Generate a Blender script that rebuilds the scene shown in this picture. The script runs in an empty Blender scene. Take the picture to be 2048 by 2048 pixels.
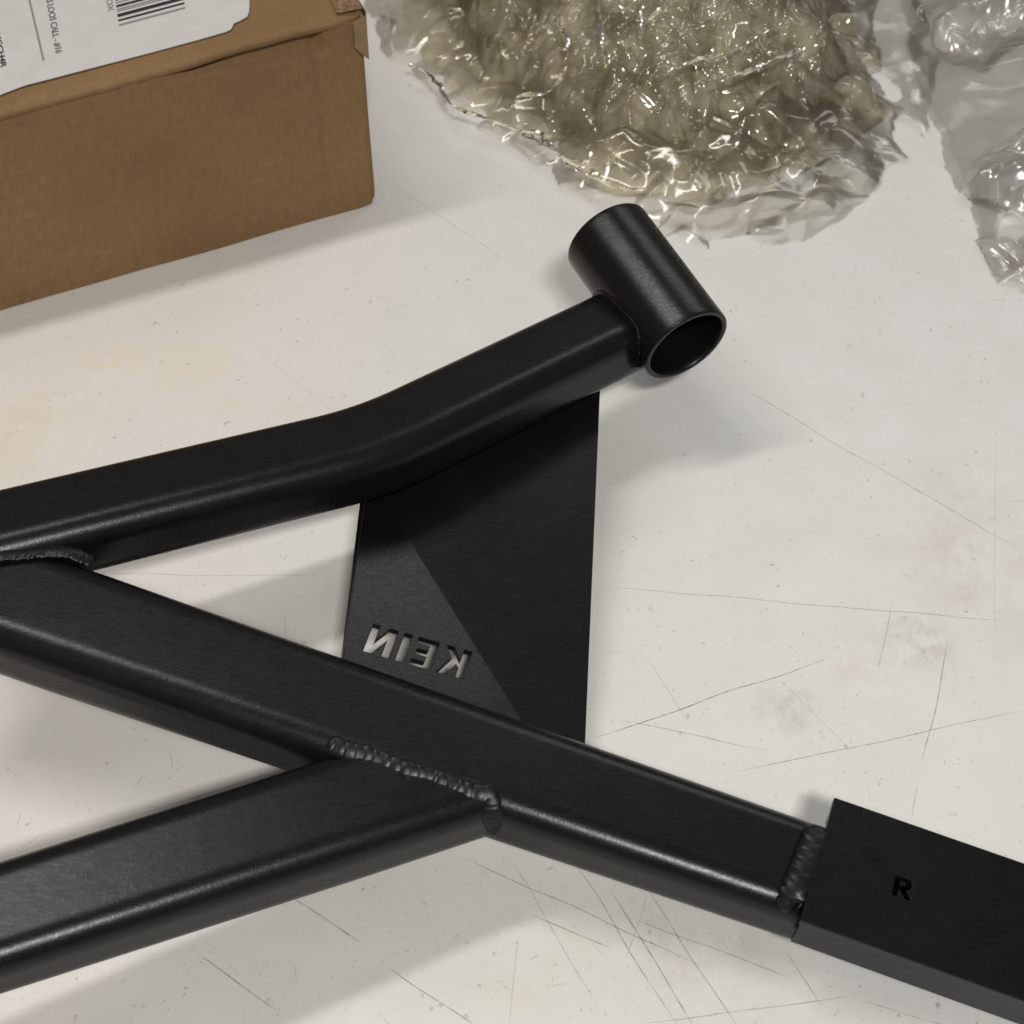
import bpy, bmesh, math, random
import numpy as np
from mathutils import Vector, Matrix, noise as mnoise
random.seed(7)
R = math.radians
scene = bpy.context.scene
COL = scene.collection

# ------------------------------------------------------------------ camera, world, lamps, exposure
FPX, DIST, PITCH = 3200.0, 0.87, R(48)
CAM = Vector((0, -DIST * math.cos(PITCH), DIST * math.sin(PITCH)))
cd = bpy.data.cameras.new('camera'); cam = bpy.data.objects.new('camera', cd); COL.objects.link(cam)
cam.location = CAM
cam.rotation_euler = (R(90) - PITCH, 0, 0)
cd.sensor_width = 36.0; cd.lens = 36.0 * FPX / 2048.0
cd.clip_start = 0.02; cd.clip_end = 50
cd.dof.use_dof = True; cd.dof.focus_distance = 0.80; cd.dof.aperture_fstop = 20.0
scene.camera = cam

w = bpy.data.worlds.new('World'); scene.world = w; w.use_nodes = True
wb = w.node_tree.nodes['Background']
wb.inputs['Color'].default_value = (1.0, 0.95, 0.89, 1); wb.inputs['Strength'].default_value = 0.13

def lamp(name, direction, dist, power, color, sx, sy, along):
    ld = bpy.data.lights.new(name, 'AREA'); ld.shape = 'RECTANGLE'
    ld.size, ld.size_y = sx, sy; ld.energy = power; ld.color = color
    o = bpy.data.objects.new(name, ld); COL.objects.link(o)
    d = Vector(direction).normalized(); o.location = d * dist
    z = d; x = Vector(along); x = (x - z * x.dot(z)).normalized(); y = z.cross(x)
    o.matrix_world = Matrix.Translation(d * dist) @ Matrix((x, y, z)).transposed().to_4x4()
    return o
lamp('ceiling_lamp_left', (-0.37, 0.17, 1.0), 2.1, 15.0, (1.0, 0.975, 0.94), 1.2, 0.14, (0.93, 0.37, 0))
lamp('ceiling_lamp_near', (0.13, -0.80, 1.0), 2.1, 27.0, (1.0, 0.975, 0.94), 0.32, 0.12, (0.93, 0.37, 0))
lamp('ceiling_lamp_far', (0.52, 0.90, 1.0), 2.6, 5.6, (0.97, 0.98, 1.0), 1.2, 0.4, (0.93, 0.37, 0))

scene.view_settings.view_transform = 'Standard'; scene.view_settings.look = 'None'
scene.view_settings.exposure = 0.0; scene.view_settings.gamma = 1.0
scene.cycles.use_denoising = True
scene.cycles.transparent_max_bounces = 40
scene.cycles.max_bounces = 10

# ------------------------------------------------------------------ helpers
RX = Vector((1, 0, 0)); FW = Vector((0, math.cos(PITCH), -math.sin(PITCH))); UP = Vector((0, math.sin(PITCH), math.cos(PITCH)))
def ray(px, py):
    return RX * ((px - 1024) / FPX) - UP * ((py - 1024) / FPX) + FW
def at(px, py, z):
    """the point of height z seen at photo pixel px,py (photo is 2048 wide)"""
    d = ray(px, py); return CAM + d * ((z - CAM.z) / d.z)
def on_plane(px, py, o, n):
    d = ray(px, py); return CAM + d * ((o - CAM).dot(n) / d.dot(n))

def mesh_obj(name, verts, faces, mat, parent=None, smooth=True, bevel=0, kind=None):
    me = bpy.data.meshes.new(name); me.from_pydata([tuple(v) for v in verts], [], faces); me.update()
    o = bpy.data.objects.new(name, me); COL.objects.link(o)
    if mat: me.materials.append(mat)
    if smooth: me.polygons.foreach_set('use_smooth', [True] * len(me.polygons))
    if parent: o.parent = parent
    if kind: o['kind'] = kind
    if bevel:
        m = o.modifiers.new('bevel', 'BEVEL'); m.width = bevel; m.segments = 3; m.limit_method = 'ANGLE'; m.angle_limit = R(30)
        m.harden_normals = True
    return o
def thing(name, label, cat, loc=(0, 0, 0)):
    o = bpy.data.objects.new(name, None); COL.objects.link(o); o.location = loc
    o.empty_display_size = 0.02
    o['label'] = label; o['category'] = cat
    return o
def keep(o, parent):
    o.parent = parent; o.matrix_parent_inverse = Matrix.Translation(parent.location).inverted()
    return o

class Nt:
    def __init__(s, name):
        s.m = bpy.data.materials.new(name); s.m.use_nodes = True; s.t = s.m.node_tree
        s.N = s.t.nodes; s.L = s.t.links
        s.b = s.N.get('Principled BSDF')
        s.out = s.N.get('Material Output')
        s.tc = s.N.new('ShaderNodeTexCoord')
    def new(s, typ, **kw):
        n = s.N.new(typ)
        for k, v in kw.items(): setattr(n, k, v)
        return n
    def put(s, sock, v):
        if isinstance(v, bpy.types.NodeSocket): s.L.new(v, sock)
        else: sock.default_value = v
    def math(s, op, a, b=None, c=None, clamp=False):
        n = s.new('ShaderNodeMath', operation=op); n.use_clamp = clamp
        for i, v in enumerate((a, b, c)):
            if v is not None: s.put(n.inputs[i], v)
        return n.outputs[0]
    def noise(s, scale, detail=4, rough=0.5, vec=None, dist=0.0):
        n = s.new('ShaderNodeTexNoise'); n.inputs['Scale'].default_value = scale
        n.inputs['Detail'].default_value = detail; n.inputs['Roughness'].default_value = rough
        n.inputs['Distortion'].default_value = dist
        s.put(n.inputs['Vector'], vec if vec is not None else s.tc.outputs['Object'])
        return n.outputs['Fac']
    def mapping(s, scale=(1, 1, 1), rot=(0, 0, 0), loc=(0, 0, 0), vec=None):
        n = s.new('ShaderNodeMapping'); n.inputs['Scale'].default_value = scale
        n.inputs['Rotation'].default_value = rot; n.inputs['Location'].default_value = loc
        s.put(n.inputs['Vector'], vec if vec is not None else s.tc.outputs['Object'])
        return n.outputs[0]
    def ramp(s, v, a, b, lo=0.0, hi=1.0):
        n = s.new('ShaderNodeMapRange'); n.inputs['From Min'].default_value = a; n.inputs['From Max'].default_value = b
        n.inputs['To Min'].default_value = lo; n.inputs['To Max'].default_value = hi; n.clamp = True
        s.put(n.inputs['Value'], v); return n.outputs[0]
    def mix(s, f, a, b, mode='MIX'):
        n = s.new('ShaderNodeMix', data_type='RGBA', blend_type=mode)
        s.put(n.inputs[0], f); s.put(n.inputs[6], a); s.put(n.inputs[7], b); return n.outputs[2]
    def bump(s, h, strength, dist, normal=None):
        n = s.new('ShaderNodeBump'); n.inputs['Strength'].default_value = strength; n.inputs['Distance'].default_value = dist
        s.put(n.inputs['Height'], h)
        if normal is not None: s.put(n.inputs['Normal'], normal)
        return n.outputs[0]

# ------------------------------------------------------------------ materials
def mat_paint(name, base=0.0058, rough=0.275, spec=0.31):
    n = Nt(name); b = n.b
    fine = n.noise(900, 3, 0.7); mid = n.noise(60, 4, 0.6); dust = n.noise(900, 1, 0.5)
    streak = n.noise(90, 5, 0.7, n.mapping(scale=(1, 9, 9), rot=(0, 0, R(27))))
    c = n.mix(n.ramp(mid, 0.3, 0.75), (base * 0.8, base * 0.8, base * 0.82, 1), (base * 1.3, base * 1.27, base * 1.3, 1))
    specks = n.ramp(dust, 0.79, 0.83)
    c = n.mix(n.math('MULTIPLY', specks, 0.5), c, (0.10, 0.10, 0.095, 1))
    n.put(b.inputs['Base Color'], c)
    r_ = n.math('ADD', n.ramp(streak, 0.3, 0.7, rough - 0.04, rough + 0.06), n.ramp(fine, 0.3, 0.7, -0.03, 0.03))
    n.put(b.inputs['Roughness'], r_)
    b.inputs['Specular IOR Level'].default_value = spec
    n.put(b.inputs['Normal'], n.bump(fine, 0.12, 0.0006, n.bump(mid, 0.06, 0.002)))
    return n.m
M_PAINT = mat_paint('black_powder_coat')
M_WELD = mat_paint('painted_weld', 0.006, 0.36)
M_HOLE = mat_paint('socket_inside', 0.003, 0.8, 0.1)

def mat_card():
    n = Nt('brown_cardboard'); b = n.b
    big = n.noise(9, 5, 0.6); fib = n.noise(420, 4, 0.7, n.mapping(scale=(1, 1, 0.35)))
    flute = n.new('ShaderNodeTexWave'); flute.wave_type = 'BANDS'; flute.bands_direction = 'X'
    flute.inputs['Scale'].default_value = 55; flute.inputs['Distortion'].default_value = 0.4
    n.put(flute.inputs['Vector'], n.tc.outputs['Object'])
    c = n.mix(n.ramp(big, 0.3, 0.7), (0.200, 0.116, 0.052, 1), (0.262, 0.157, 0.073, 1))
    c = n.mix(n.ramp(fib, 0.35, 0.75, 0, 0.6), c, (0.150, 0.090, 0.042, 1))
    dk = n.ramp(n.noise(700, 2, 0.5), 0.66, 0.76)
    c = n.mix(n.math('MULTIPLY', dk, 0.4), c, (0.08, 0.045, 0.02, 1))
    sc = n.ramp(n.noise(30, 5, 0.65, n.mapping(scale=(1, 1, 5))), 0.60, 0.74, 0, 0.35)
    c = n.mix(sc, c, (0.31, 0.215, 0.12, 1))
    n.put(b.inputs['Base Color'], c); b.inputs['Roughness'].default_value = 0.72
    b.inputs['Specular IOR Level'].default_value = 0.25
    h = n.math('ADD', n.math('MULTIPLY', flute.outputs['Fac'], 0.35), fib)
    n.put(b.inputs['Normal'], n.bump(h, 0.18, 0.0006, n.bump(big, 0.5, 0.004)))
    return n.m
M_CARD = mat_card()
def mat_edge():
    n = Nt('worn_cardboard_edge'); b = n.b
    c = n.mix(n.ramp(n.noise(300, 3, 0.7), 0.35, 0.65), (0.10, 0.055, 0.025, 1), (0.26, 0.165, 0.085, 1))
    n.put(b.inputs['Base Color'], c); b.inputs['Roughness'].default_value = 0.85; return n.m
M_EDGE = mat_edge()
def mat_plain(name, col, rough=0.5, spec=0.4, var=0.1, scale=200):
    n = Nt(name); b = n.b
    c2 = tuple(v * (1 - var) for v in col)
    n.put(b.inputs['Base Color'], n.mix(n.ramp(n.noise(scale, 4, 0.6), 0.35, 0.65), (*col, 1), (*c2, 1)))
    b.inputs['Roughness'].default_value = rough; b.inputs['Specular IOR Level'].default_value = spec
    return n.m
M_LABEL = mat_plain('label_paper', (0.60, 0.575, 0.56), 0.45, 0.4, 0.06, 60)
M_INK = mat_plain('black_print', (0.035, 0.028, 0.035), 0.5, 0.3, 0.4, 900)
M_INKG = mat_plain('grey_print', (0.28, 0.26, 0.25), 0.5, 0.3, 0.2, 900)
M_INKF = mat_plain('faint_print', (0.20, 0.17, 0.19), 0.5, 0.3, 0.5, 900)
M_TAPE = mat_plain('packing_tape', (0.28, 0.18, 0.085), 0.22, 0.5, 0.2, 120)

def mat_film(name, tint, glossf, milk, milkcol, rough=0.10, bscale=160, bstr=0.25, fold=0.0):
    n = Nt(name); n.N.remove(n.b)
    tr = n.new('ShaderNodeBsdfTransparent'); tr.inputs[0].default_value = (*tint, 1)
    gl = n.new('ShaderNodeBsdfAnisotropic') if False else n.new('ShaderNodeBsdfGlossy')
    gl.inputs['Color'].default_value = (1, 0.97, 0.9, 1); gl.inputs['Roughness'].default_value = rough
    df = n.new('ShaderNodeBsdfDiffuse'); df.inputs[0].default_value = (*milkcol, 1)
    tl = n.new('ShaderNodeBsdfTranslucent'); tl.inputs[0].default_value = (*milkcol, 1)
    m0 = n.new('ShaderNodeMixShader'); m0.inputs[0].default_value = 0.55
    n.L.new(df.outputs[0], m0.inputs[1]); n.L.new(tl.outputs[0], m0.inputs[2])
    fr = n.new('ShaderNodeFresnel'); fr.inputs['IOR'].default_value = 1.5
    f = n.math('MULTIPLY', fr.outputs[0], glossf, clamp=True)
    mk = n.ramp(n.noise(bscale * 0.35, 2, 0.6), 0.35, 0.70, milk * 0.4, milk * 1.9)
    m1 = n.new('ShaderNodeMixShader'); n.put(m1.inputs[0], mk)
    n.L.new(tr.outputs[0], m1.inputs[1]); n.L.new(m0.outputs[0], m1.inputs[2])
    m2 = n.new('ShaderNodeMixShader'); n.put(m2.inputs[0], f)
    n.L.new(m1.outputs[0], m2.inputs[1]); n.L.new(gl.outputs[0], m2.inputs[2])
    n.L.new(m2.outputs[0], n.out.inputs[0])
    return n.m
M_FILM = mat_film('yellowed_stretch_film', (0.988, 0.968, 0.90), 1.15, 0.24, (1.0, 0.93, 0.74), 0.12, 110)
M_STRAND = mat_film('twisted_film_rope', (0.93, 0.90, 0.82), 3.5, 0.45, (0.93, 0.85, 0.68), 0.16)
M_FILM2 = mat_film('thin_stretch_film', (0.985, 0.98, 0.97), 1.0, 0.05, (0.8, 0.75, 0.64), 0.12, 70)
M_BAG = mat_film('clear_plastic', (0.99, 0.99, 0.99), 0.9, 0.07, (1.0, 0.98, 1.0), 0.13, 60)

M_FOLD = mat_film('crumpled_clear_plastic', (0.985, 0.98, 0.975), 3.0, 0.40, (1.0, 0.97, 0.95), 0.20, 60)
# --- the worn white bench: real base colour, long knife scratches, specks, faint stains
SCR = [(1190,1171,2048,1245,.45),(1183,1478,1664,1313,.75),(1218,1438,1537,1502,.4),(1458,1549,2048,1419,.5),(1784,1205,1753,1358,.3),
 (1895,1280,1848,1527,.5),(1836,1566,1824,1645,.25),(1296,1316,1375,1443,.25),(1471,770,2048,1104,.45),(918,1713,1396,1932,.6),
 (1063,1828,1228,1895,.5),(1154,1734,1355,2048,.6),(1214,1774,1400,2068,.6),(1288,1774,1480,2060,.65),(1275,1841,1584,1956,.45),
 (1012,1707,1194,2010,.3),(777,1935,960,2060,.6),(555,1777,723,1888,.6),(400,1909,560,2026,.55),(1275,2048,1720,1990,.4),
 (1039,1868,1022,2048,.25),(1571,1902,1640,2010,.5),(780,365,1010,520,.3),(190,1148,640,1152,.3),(1700,1996,2048,2090,.3),
 (1320,1740,1700,1860,.2),(500,690,760,900,.15),(1560,1360,1700,1500,.2),(1990,860,1990,1300,.15),(780,1500,760,1560,.1)]
def mat_table():
    n = Nt('worn_white_laminate'); b = n.b
    P = n.tc.outputs['Object']
    big = n.noise(3.2, 4, 0.55); mid = n.noise(22, 5, 0.6)
    sx = n.new('ShaderNodeSeparateXYZ'); n.put(sx.inputs[0], P)
    warm = n.math('ADD', n.ramp(sx.outputs[0], 0.16, -0.26), n.ramp(big, 0.3, 0.7, -0.15, 0.15), clamp=True)
    c = n.mix(warm, (0.700, 0.700, 0.680, 1), (0.720, 0.685, 0.635, 1))
    c = n.mix(n.ramp(mid, 0.35, 0.75, 0, 0.30), c, (0.58, 0.565, 0.53, 1))
    # grime dots and short nicks
    def dots(scale, lo, hi, amt, col, rmask=(0.45, 0.6)):
        nonlocal c
        vo = n.new('ShaderNodeTexVoronoi'); vo.feature = 'F1'; vo.inputs['Scale'].default_value = scale
        vo.inputs['Randomness'].default_value = 1.0
        ds = n.new('ShaderNodeVectorMath', operation='ADD')
        nn = n.new('ShaderNodeTexNoise'); nn.inputs['Scale'].default_value = scale * 1.3; n.put(nn.inputs['Vector'], P)
        sc2 = n.new('ShaderNodeVectorMath', operation='SCALE'); n.put(sc2.inputs[0], nn.outputs['Color']); sc2.inputs['Scale'].default_value = 0.9 / scale
        n.put(ds.inputs[0], P); n.put(ds.inputs[1], sc2.outputs[0]); n.put(vo.inputs['Vector'], ds.outputs[0])
        m = n.ramp(vo.outputs['Distance'], hi, lo)
        m = n.math('MULTIPLY', m, n.ramp(n.noise(scale * 0.22, 3, 0.6), *rmask))
        cs = n.new('ShaderNodeSeparateColor'); n.put(cs.inputs[0], vo.outputs['Color'])
        m = n.math('MULTIPLY', m, n.math('GREATER_THAN', cs.outputs[0], 0.62))
        c = n.mix(n.math('MULTIPLY', m, amt), c, col)
    dots(190, 0.05, 0.22, 0.55, (0.22, 0.19, 0.15, 1))
    dots(90, 0.02, 0.13, 0.75, (0.12, 0.10, 0.08, 1), (0.5, 0.62))
    dots(420, 0.1, 0.3, 0.35, (0.30, 0.27, 0.22, 1), (0.4, 0.55))
    # stretched scuffs in two directions
    for rot, thr in ((R(35), 0.675), (R(-50), 0.69), (R(84), 0.69)):
        s_ = n.noise(30, 5, 0.62, n.mapping(scale=(1.4, 22, 1), rot=(0, 0, rot)))
        c = n.mix(n.ramp(s_, thr, thr + 0.07, 0, 0.22), c, (0.36, 0.33, 0.29, 1))
    # blot stains at their places
    def stain(px, py, rx, col, amt, sy=1.0, nz=30, lo=0.42, hi=0.62):
        nonlocal c
        o = at(px, py, 0)
        mp = n.mapping(loc=(-o.x, -o.y, 0)); sc3 = n.mapping(scale=(1 / rx, 1 / (rx * sy), 0), vec=mp)
        ln = n.new('ShaderNodeVectorMath', operation='LENGTH'); n.put(ln.inputs[0], sc3)
        m = n.math('MULTIPLY', n.ramp(ln.outputs['Value'], 1.0, 0.15), n.ramp(n.noise(nz, 5, 0.7), lo, hi))
        c = n.mix(n.math('MULTIPLY', m, amt), c, col)
    stain(1844, 1285, 0.022, (0.40, 0.32, 0.24, 1), 0.6, 1, 60)
    stain(1575, 1415, 0.020, (0.40, 0.35, 0.27, 1), 0.55, 1, 70)
    stain(1930, 1110, 0.050, (0.55, 0.44, 0.34, 1), 0.55, 1.6, 30)
    stain(1740, 1350, 0.030, (0.60, 0.48, 0.44, 1), 0.4, 1.3, 45)
    stain(370, 730, 0.035, (0.76, 0.60, 0.32, 1), 0.45, 0.7, 16)
    stain(215, 725, 0.030, (0.74, 0.56, 0.30, 1), 0.65, 0.7, 22)
    stain(120, 800, 0.022, (0.70, 0.53, 0.34, 1), 0.6, 1.1, 26)
    stain(45, 870, 0.030, (0.70, 0.55, 0.34, 1), 0.6, 1.4, 22)
    stain(560, 820, 0.020, (0.72, 0.56, 0.38, 1), 0.6, 0.5, 26)
    stain(420, 815, 0.030, (0.72, 0.60, 0.42, 1), 0.4, 0.4, 26)
    stain(1100, 1950, 0.05, (0.62, 0.60, 0.44, 1), 0.45, 1.0, 24)
    stain(700, 1960, 0.06, (0.60, 0.57, 0.46, 1), 0.35, 1.0, 30)
    stain(1400, 1900, 0.05, (0.52, 0.47, 0.40, 1), 0.45, 1.0, 40)
    n.put(b.inputs['Base Color'], c)
    n.put(b.inputs['Roughness'], n.ramp(mid, 0.3, 0.7, 0.36, 0.50))
    b.inputs['Specular IOR Level'].default_value = 0.35
    hh = n.noise(500, 3, 0.6)
    n.put(b.inputs['Normal'], n.bump(hh, 0.12, 0.0003))
    return n.m
M_TABLE = mat_table()

# ------------------------------------------------------------------ setting: the white worktop
T = 0.03
tv = [(-1.1, -0.75, -T), (1.1, -0.75, -T), (1.1, 1.2, -T), (-1.1, 1.2, -T), (-1.1, -0.75, 0), (1.1, -0.75, 0), (1.1, 1.2, 0), (-1.1, 1.2, 0)]
top = mesh_obj('tabletop', tv, [(3, 2, 1, 0), (4, 5, 6, 7), (0, 1, 5, 4), (1, 2, 6, 5), (2, 3, 7, 6), (3, 0, 4, 7)], M_TABLE, smooth=False, kind='structure')

# knife scratches: thin proud strips, broken up by noise, wavering along their length
def mat_scratch():
    n = Nt('scratch_mark'); n.N.remove(n.b)
    tr = n.new('ShaderNodeBsdfTransparent'); df = n.new('ShaderNodeBsdfDiffuse'); df.inputs[0].default_value = (0.24, 0.225, 0.20, 1)
    at_ = n.new('ShaderNodeAttribute'); at_.attribute_name = 'amount'
    f = n.math('MULTIPLY', at_.outputs['Fac'], n.ramp(n.noise(190, 4, 0.7), 0.32, 0.62, 0.25, 1.0), clamp=True)
    mx = n.new('ShaderNodeMixShader'); n.put(mx.inputs[0], f); n.L.new(tr.outputs[0], mx.inputs[1]); n.L.new(df.outputs[0], mx.inputs[2])
    n.L.new(mx.outputs[0], n.out.inputs[0]); return n.m
def scratches():
    rg = random.Random(21); V, Fc, Am = [], [], []
    segs = [(at(a, b, 0), at(c, d, 0), s_ * 0.9, 0.00036) for a, b, c, d, s_ in SCR]
    for _ in range(170):           # short random nicks
        px, py = rg.uniform(-100, 2150), rg.uniform(300, 2150); a = rg.choice((R(35), R(-45), R(80), R(-15))) + rg.gauss(0, 0.25); l_ = rg.uniform(0.002, 0.012) * (3 if rg.random() < 0.12 else 1)
        p = at(px, py, 0); segs.append((p, p + Vector((math.cos(a), math.sin(a), 0)) * l_, rg.uniform(0.1, 0.45), 0.00022))
    for i, (A, B, s_, w_) in enumerate(segs):
        d = B - A; L_ = d.length; t = d / L_; nn = Vector((-t.y, t.x, 0)); k = max(3, int(L_ / 0.004)); z = Vector((0, 0, 0.00006 + 0.0000008 * i)); sd = rg.uniform(0, 99)
        b0 = len(V)
        for j in range(k + 1):
            f = j / k; p = A + d * f + nn * (mnoise.noise(Vector((f * L_ * 25, sd, 0))) * 0.0018) + z
            ww = w_ * (0.55 + 0.6 * abs(mnoise.noise(Vector((f * L_ * 90, sd, 5))))) * (0.35 + 0.65 * min(1, 6 * f * (1 - f) + 0.1))
            V += [p + nn * ww, p - nn * ww]; am = s_ * (0.35 + 0.65 * min(1, 9 * f * (1 - f))); Am += [am, am]
            if j: q = b0 + 2 * j; Fc.append((q - 2, q - 1, q + 1, q))
    o = mesh_obj('surface_scratches', V, Fc, mat_scratch(), smooth=False, kind='stuff', parent=top)
    at_ = o.data.attributes.new('amount', 'FLOAT', 'POINT'); at_.data.foreach_set('value', Am)
scratches()

# ------------------------------------------------------------------ sweeps and beads
def rrect(w_, h_, r_, seg=7, extra=0.0015):
    pts = []
    for cx, cy, a0 in ((w_/2 - r_, h_/2 - r_, 0), (-w_/2 + r_, h_/2 - r_, 90), (-w_/2 + r_, -h_/2 + r_, 180), (w_/2 - r_, -h_/2 + r_, 270)):
        for i in range(seg + 1):
            a = R(a0 + 90 * i / seg); pts.append((cx + r_ * math.cos(a), cy + r_ * math.sin(a)))
    out = []
    n_ = len(pts)
    for i, p in enumerate(pts):          # support loops next to each flat
        q = pts[(i + 1) % n_]; out.append(p)
        L_ = math.hypot(q[0] - p[0], q[1] - p[1])
        if L_ > 4 * extra:
            ux, uy = (q[0] - p[0]) / L_, (q[1] - p[1]) / L_
            out.append((p[0] + ux * extra, p[1] + uy * extra)); out.append((q[0] - ux * extra, q[1] - uy * extra))
    return out
def sweep(profile, path, cap=True, scale=None, up=None):
    verts, faces = [], []; m = len(profile)
    for i, p in enumerate(path):
        t = (path[min(i + 1, len(path) - 1)] - path[max(i - 1, 0)]).normalized()
        s = (Vector((t.y, -t.x, 0)) if up is None else t.cross(up)).normalized(); u = s.cross(t)
        k = scale[i] if scale else 1
        for a, b_ in profile: verts.append(p + s * a * k + u * b_ * k)
    for i in range(len(path) - 1):
        for j in range(m):
            a = i * m + j; b_ = i * m + (j + 1) % m
            faces.append((a, b_, b_ + m, a + m))
    if cap:
        faces.append(tuple(range(m - 1, -1, -1))); faces.append(tuple((len(path) - 1) * m + j for j in range(m)))
    return verts, faces
def catmull(pts, n_=10):
    out = []
    for i in range(len(pts) - 1):
        p0, p1, p2, p3 = pts[max(i - 1, 0)], pts[i], pts[i + 1], pts[min(i + 2, len(pts) - 1)]
        for k in range(n_):
            t = k / n_
            out.append(0.5 * ((2 * p1) + (p2 - p0) * t + (2 * p0 - 5 * p1 + 4 * p2 - p3) * t * t + (3 * p1 - p0 - 3 * p2 + p3) * t ** 3))
    out.append(pts[-1]); return out
def weld(name, pts, rad, parent, pitch=0.0019, lean=0.6, seed=0, up=Vector((0, 0, 1))):
    """a weld seam: one continuous bead with crescent shaped overlapping ripples"""
    path = catmull(pts, 24); L_ = [0]
    for a, b_ in zip(path, path[1:]): L_.append(L_[-1] + (b_ - a).length)
    NA = 28; step = pitch / 9; n_ = int(L_[-1] / step); V, Fc = [], []; i = 0
    for k in range(n_ + 1):
        d = L_[-1] * k / n_
        while i < len(L_) - 2 and L_[i + 1] < d: i += 1
        f = (d - L_[i]) / max(1e-9, L_[i + 1] - L_[i]); p = path[i].lerp(path[i + 1], f); t = (path[min(i + 2, len(path) - 1)] - path[max(i - 1, 0)]).normalized()
        s_ = t.cross(up).normalized(); u = s_.cross(t); endk = min(1, min(d, L_[-1] - d) / (rad * 0.9)); endk = math.sqrt(max(0.0, 1 - (1 - endk) ** 2))
        wob = mnoise.noise(Vector((d * 260, seed, 0))) * 0.14
        for q in range(NA):
            th = 2 * math.pi * q / NA; c_ = math.cos(th)
            ph = (d + lean * rad * c_ * c_ * 0.9 + mnoise.noise(Vector((d * 200, seed, 3))) * pitch * 0.9) / pitch; fr = ph - math.floor(ph)
            idn = math.floor(ph); rj = mnoise.noise(Vector((idn * 3.7, seed, 9))) * 0.10
            saw = (math.sin(math.pi * fr ** 0.7) ** 0.6) * 0.20 - 0.10
            rr = rad * endk * (1 + saw + rj + wob + 0.05 * mnoise.noise(Vector((d * 1500, c_ * 3, seed))))
            V.append(p + (s_ * c_ * 1.05 + u * math.sin(th) * 0.38) * max(rr, 1e-5))
    for k in range(n_):
        for q in range(NA): Fc.append((k*NA + q, k*NA + (q+1) % NA, (k+1)*NA + (q+1) % NA, (k+1)*NA + q))
    return keep(mesh_obj(name, V, Fc, M_WELD), parent)

# ------------------------------------------------------------------ the welded steel frame
frame = thing('welded_steel_frame', 'black welded steel tube frame with a round pipe socket, lying on the white worktop', 'metal frame', (-0.03, -0.13, 0))

# main tube, running from upper left down to the lower right
AW, AH = 0.055, 0.036
A_K = 0.145
def a_top(x): return 0.090 - A_K * (x + 0.183)
def edge_pt(px, py, zf, it=12):
    z = 0.09
    for _ in range(it):
        q = at(px, py, z); z = zf(q.x)
    return at(px, py, z)
def centre_from_far_edge(e, t, w_, h_, r_=0.0):
    t = t.normalized(); s = Vector((t.y, -t.x, 0)).normalized(); u = s.cross(t)
    return e + s * (w_ / 2 - r_ * 0.12) - u * (h_ / 2 - r_ * 0.12), s, u
e1 = edge_pt(194, 1130, a_top); e2 = edge_pt(1590, 1622, a_top)
AT = (e2 - e1).normalized()
c1, AS, AU = centre_from_far_edge(e1, AT, AW, AH, 0.008); c2, _, _ = centre_from_far_edge(e2, AT, AW * 0.87, AH * 0.87, 0.008)
AT = (c2 - c1).normalized(); AS = Vector((AT.y, -AT.x, 0)).normalized(); AU = AS.cross(AT); ALEN = (c2 - c1).length
a0 = c1 - AT * 0.062; a1 = c2 + AT * 0.30
a_sc = lambda s_: 1 - 0.13 * max(0, min(1, s_ / ALEN))      # the tube narrows slightly towards the sleeve
v, f = sweep(rrect(AW, AH, 0.0115), [a0.lerp(a1, i / 40) for i in range(41)], scale=[a_sc((a0.lerp(a1, i / 40) - c1).dot(AT)) for i in range(41)])
keep(mesh_obj('main_tube', v, f, M_PAINT), frame)

# bent tube, from the left edge to the socket
BW, BH, BR_ = 0.045, 0.035, 0.0115
def b_top(x): return 0.101 - 0.085 * (x + 0.23)
bp = [(-160, 1004), (702, 806), (1146, 600)]
be = [edge_pt(x, y, b_top) for x, y in bp]
t1 = (be[1] - be[0]).normalized(); t2 = (be[2] - be[1]).normalized()
lines = [centre_from_far_edge(be[0], t1, BW, BH, BR_)[0], None, centre_from_far_edge(be[2], t2, BW, BH, BR_)[0]]
# corner of the two centre lines, closest approach in plan
p_, q_ = lines[0], lines[2]; den = t1.x * t2.y - t1.y * t2.x; dd = q_ - p_
sA = (dd.x * t2.y - dd.y * t2.x) / den; sB = (dd.x * t1.y - dd.y * t1.x) / den
X_ = ((p_ + t1 * sA) + (q_ + t2 * sB)) * 0.5
FL = 0.026; u1, u2 = X_ - (X_ - p_).normalized() * FL, X_ + (q_ - X_).normalized() * FL
bc = [p_.lerp(u1, i / 24) for i in range(24)] + [(u1 * (1 - k) + X_ * k) * (1 - k) + (X_ * (1 - k) + u2 * k) * k for k in [i / 16 for i in range(17)]] + [u2.lerp(q_, i / 14) for i in range(1, 15)]
bpath = bc

# brace tube, lower left, running up into the main tube
CW, CH = 0.050, 0.0345
g1 = on_plane(0, 1701, e1 - AU * 0.0015, AU); g2 = on_plane(600, 1520, e1 - AU * 0.0015, AU)
CT = (g2 - g1).normalized(); CS = CT.cross(AU).normalized()
k1 = g1 + CS * (CW / 2 - 0.001) - AU * (CH / 2 - 0.001)
v, f = sweep(rrect(CW, CH, 0.0115), [k1 + CT * (-0.08 + 0.30 * i / 20) for i in range(21)], up=AU, scale=[0.91 + 0.09 * min(1, i / 14) for i in range(21)])
mp_ = len(rrect(CW, CH, 0.0115)); pc_ = c1 + AS * (AW / 2 * 0.93 - 0.012)
for i in range(21):                    # mitre the end along the main tube
    for j in range(mp_):
        q_ = v[i * mp_ + j]; lim = (pc_ - q_).dot(AS) / CT.dot(AS)
        if lim < 0: v[i * mp_ + j] = q_ + CT * lim
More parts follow.
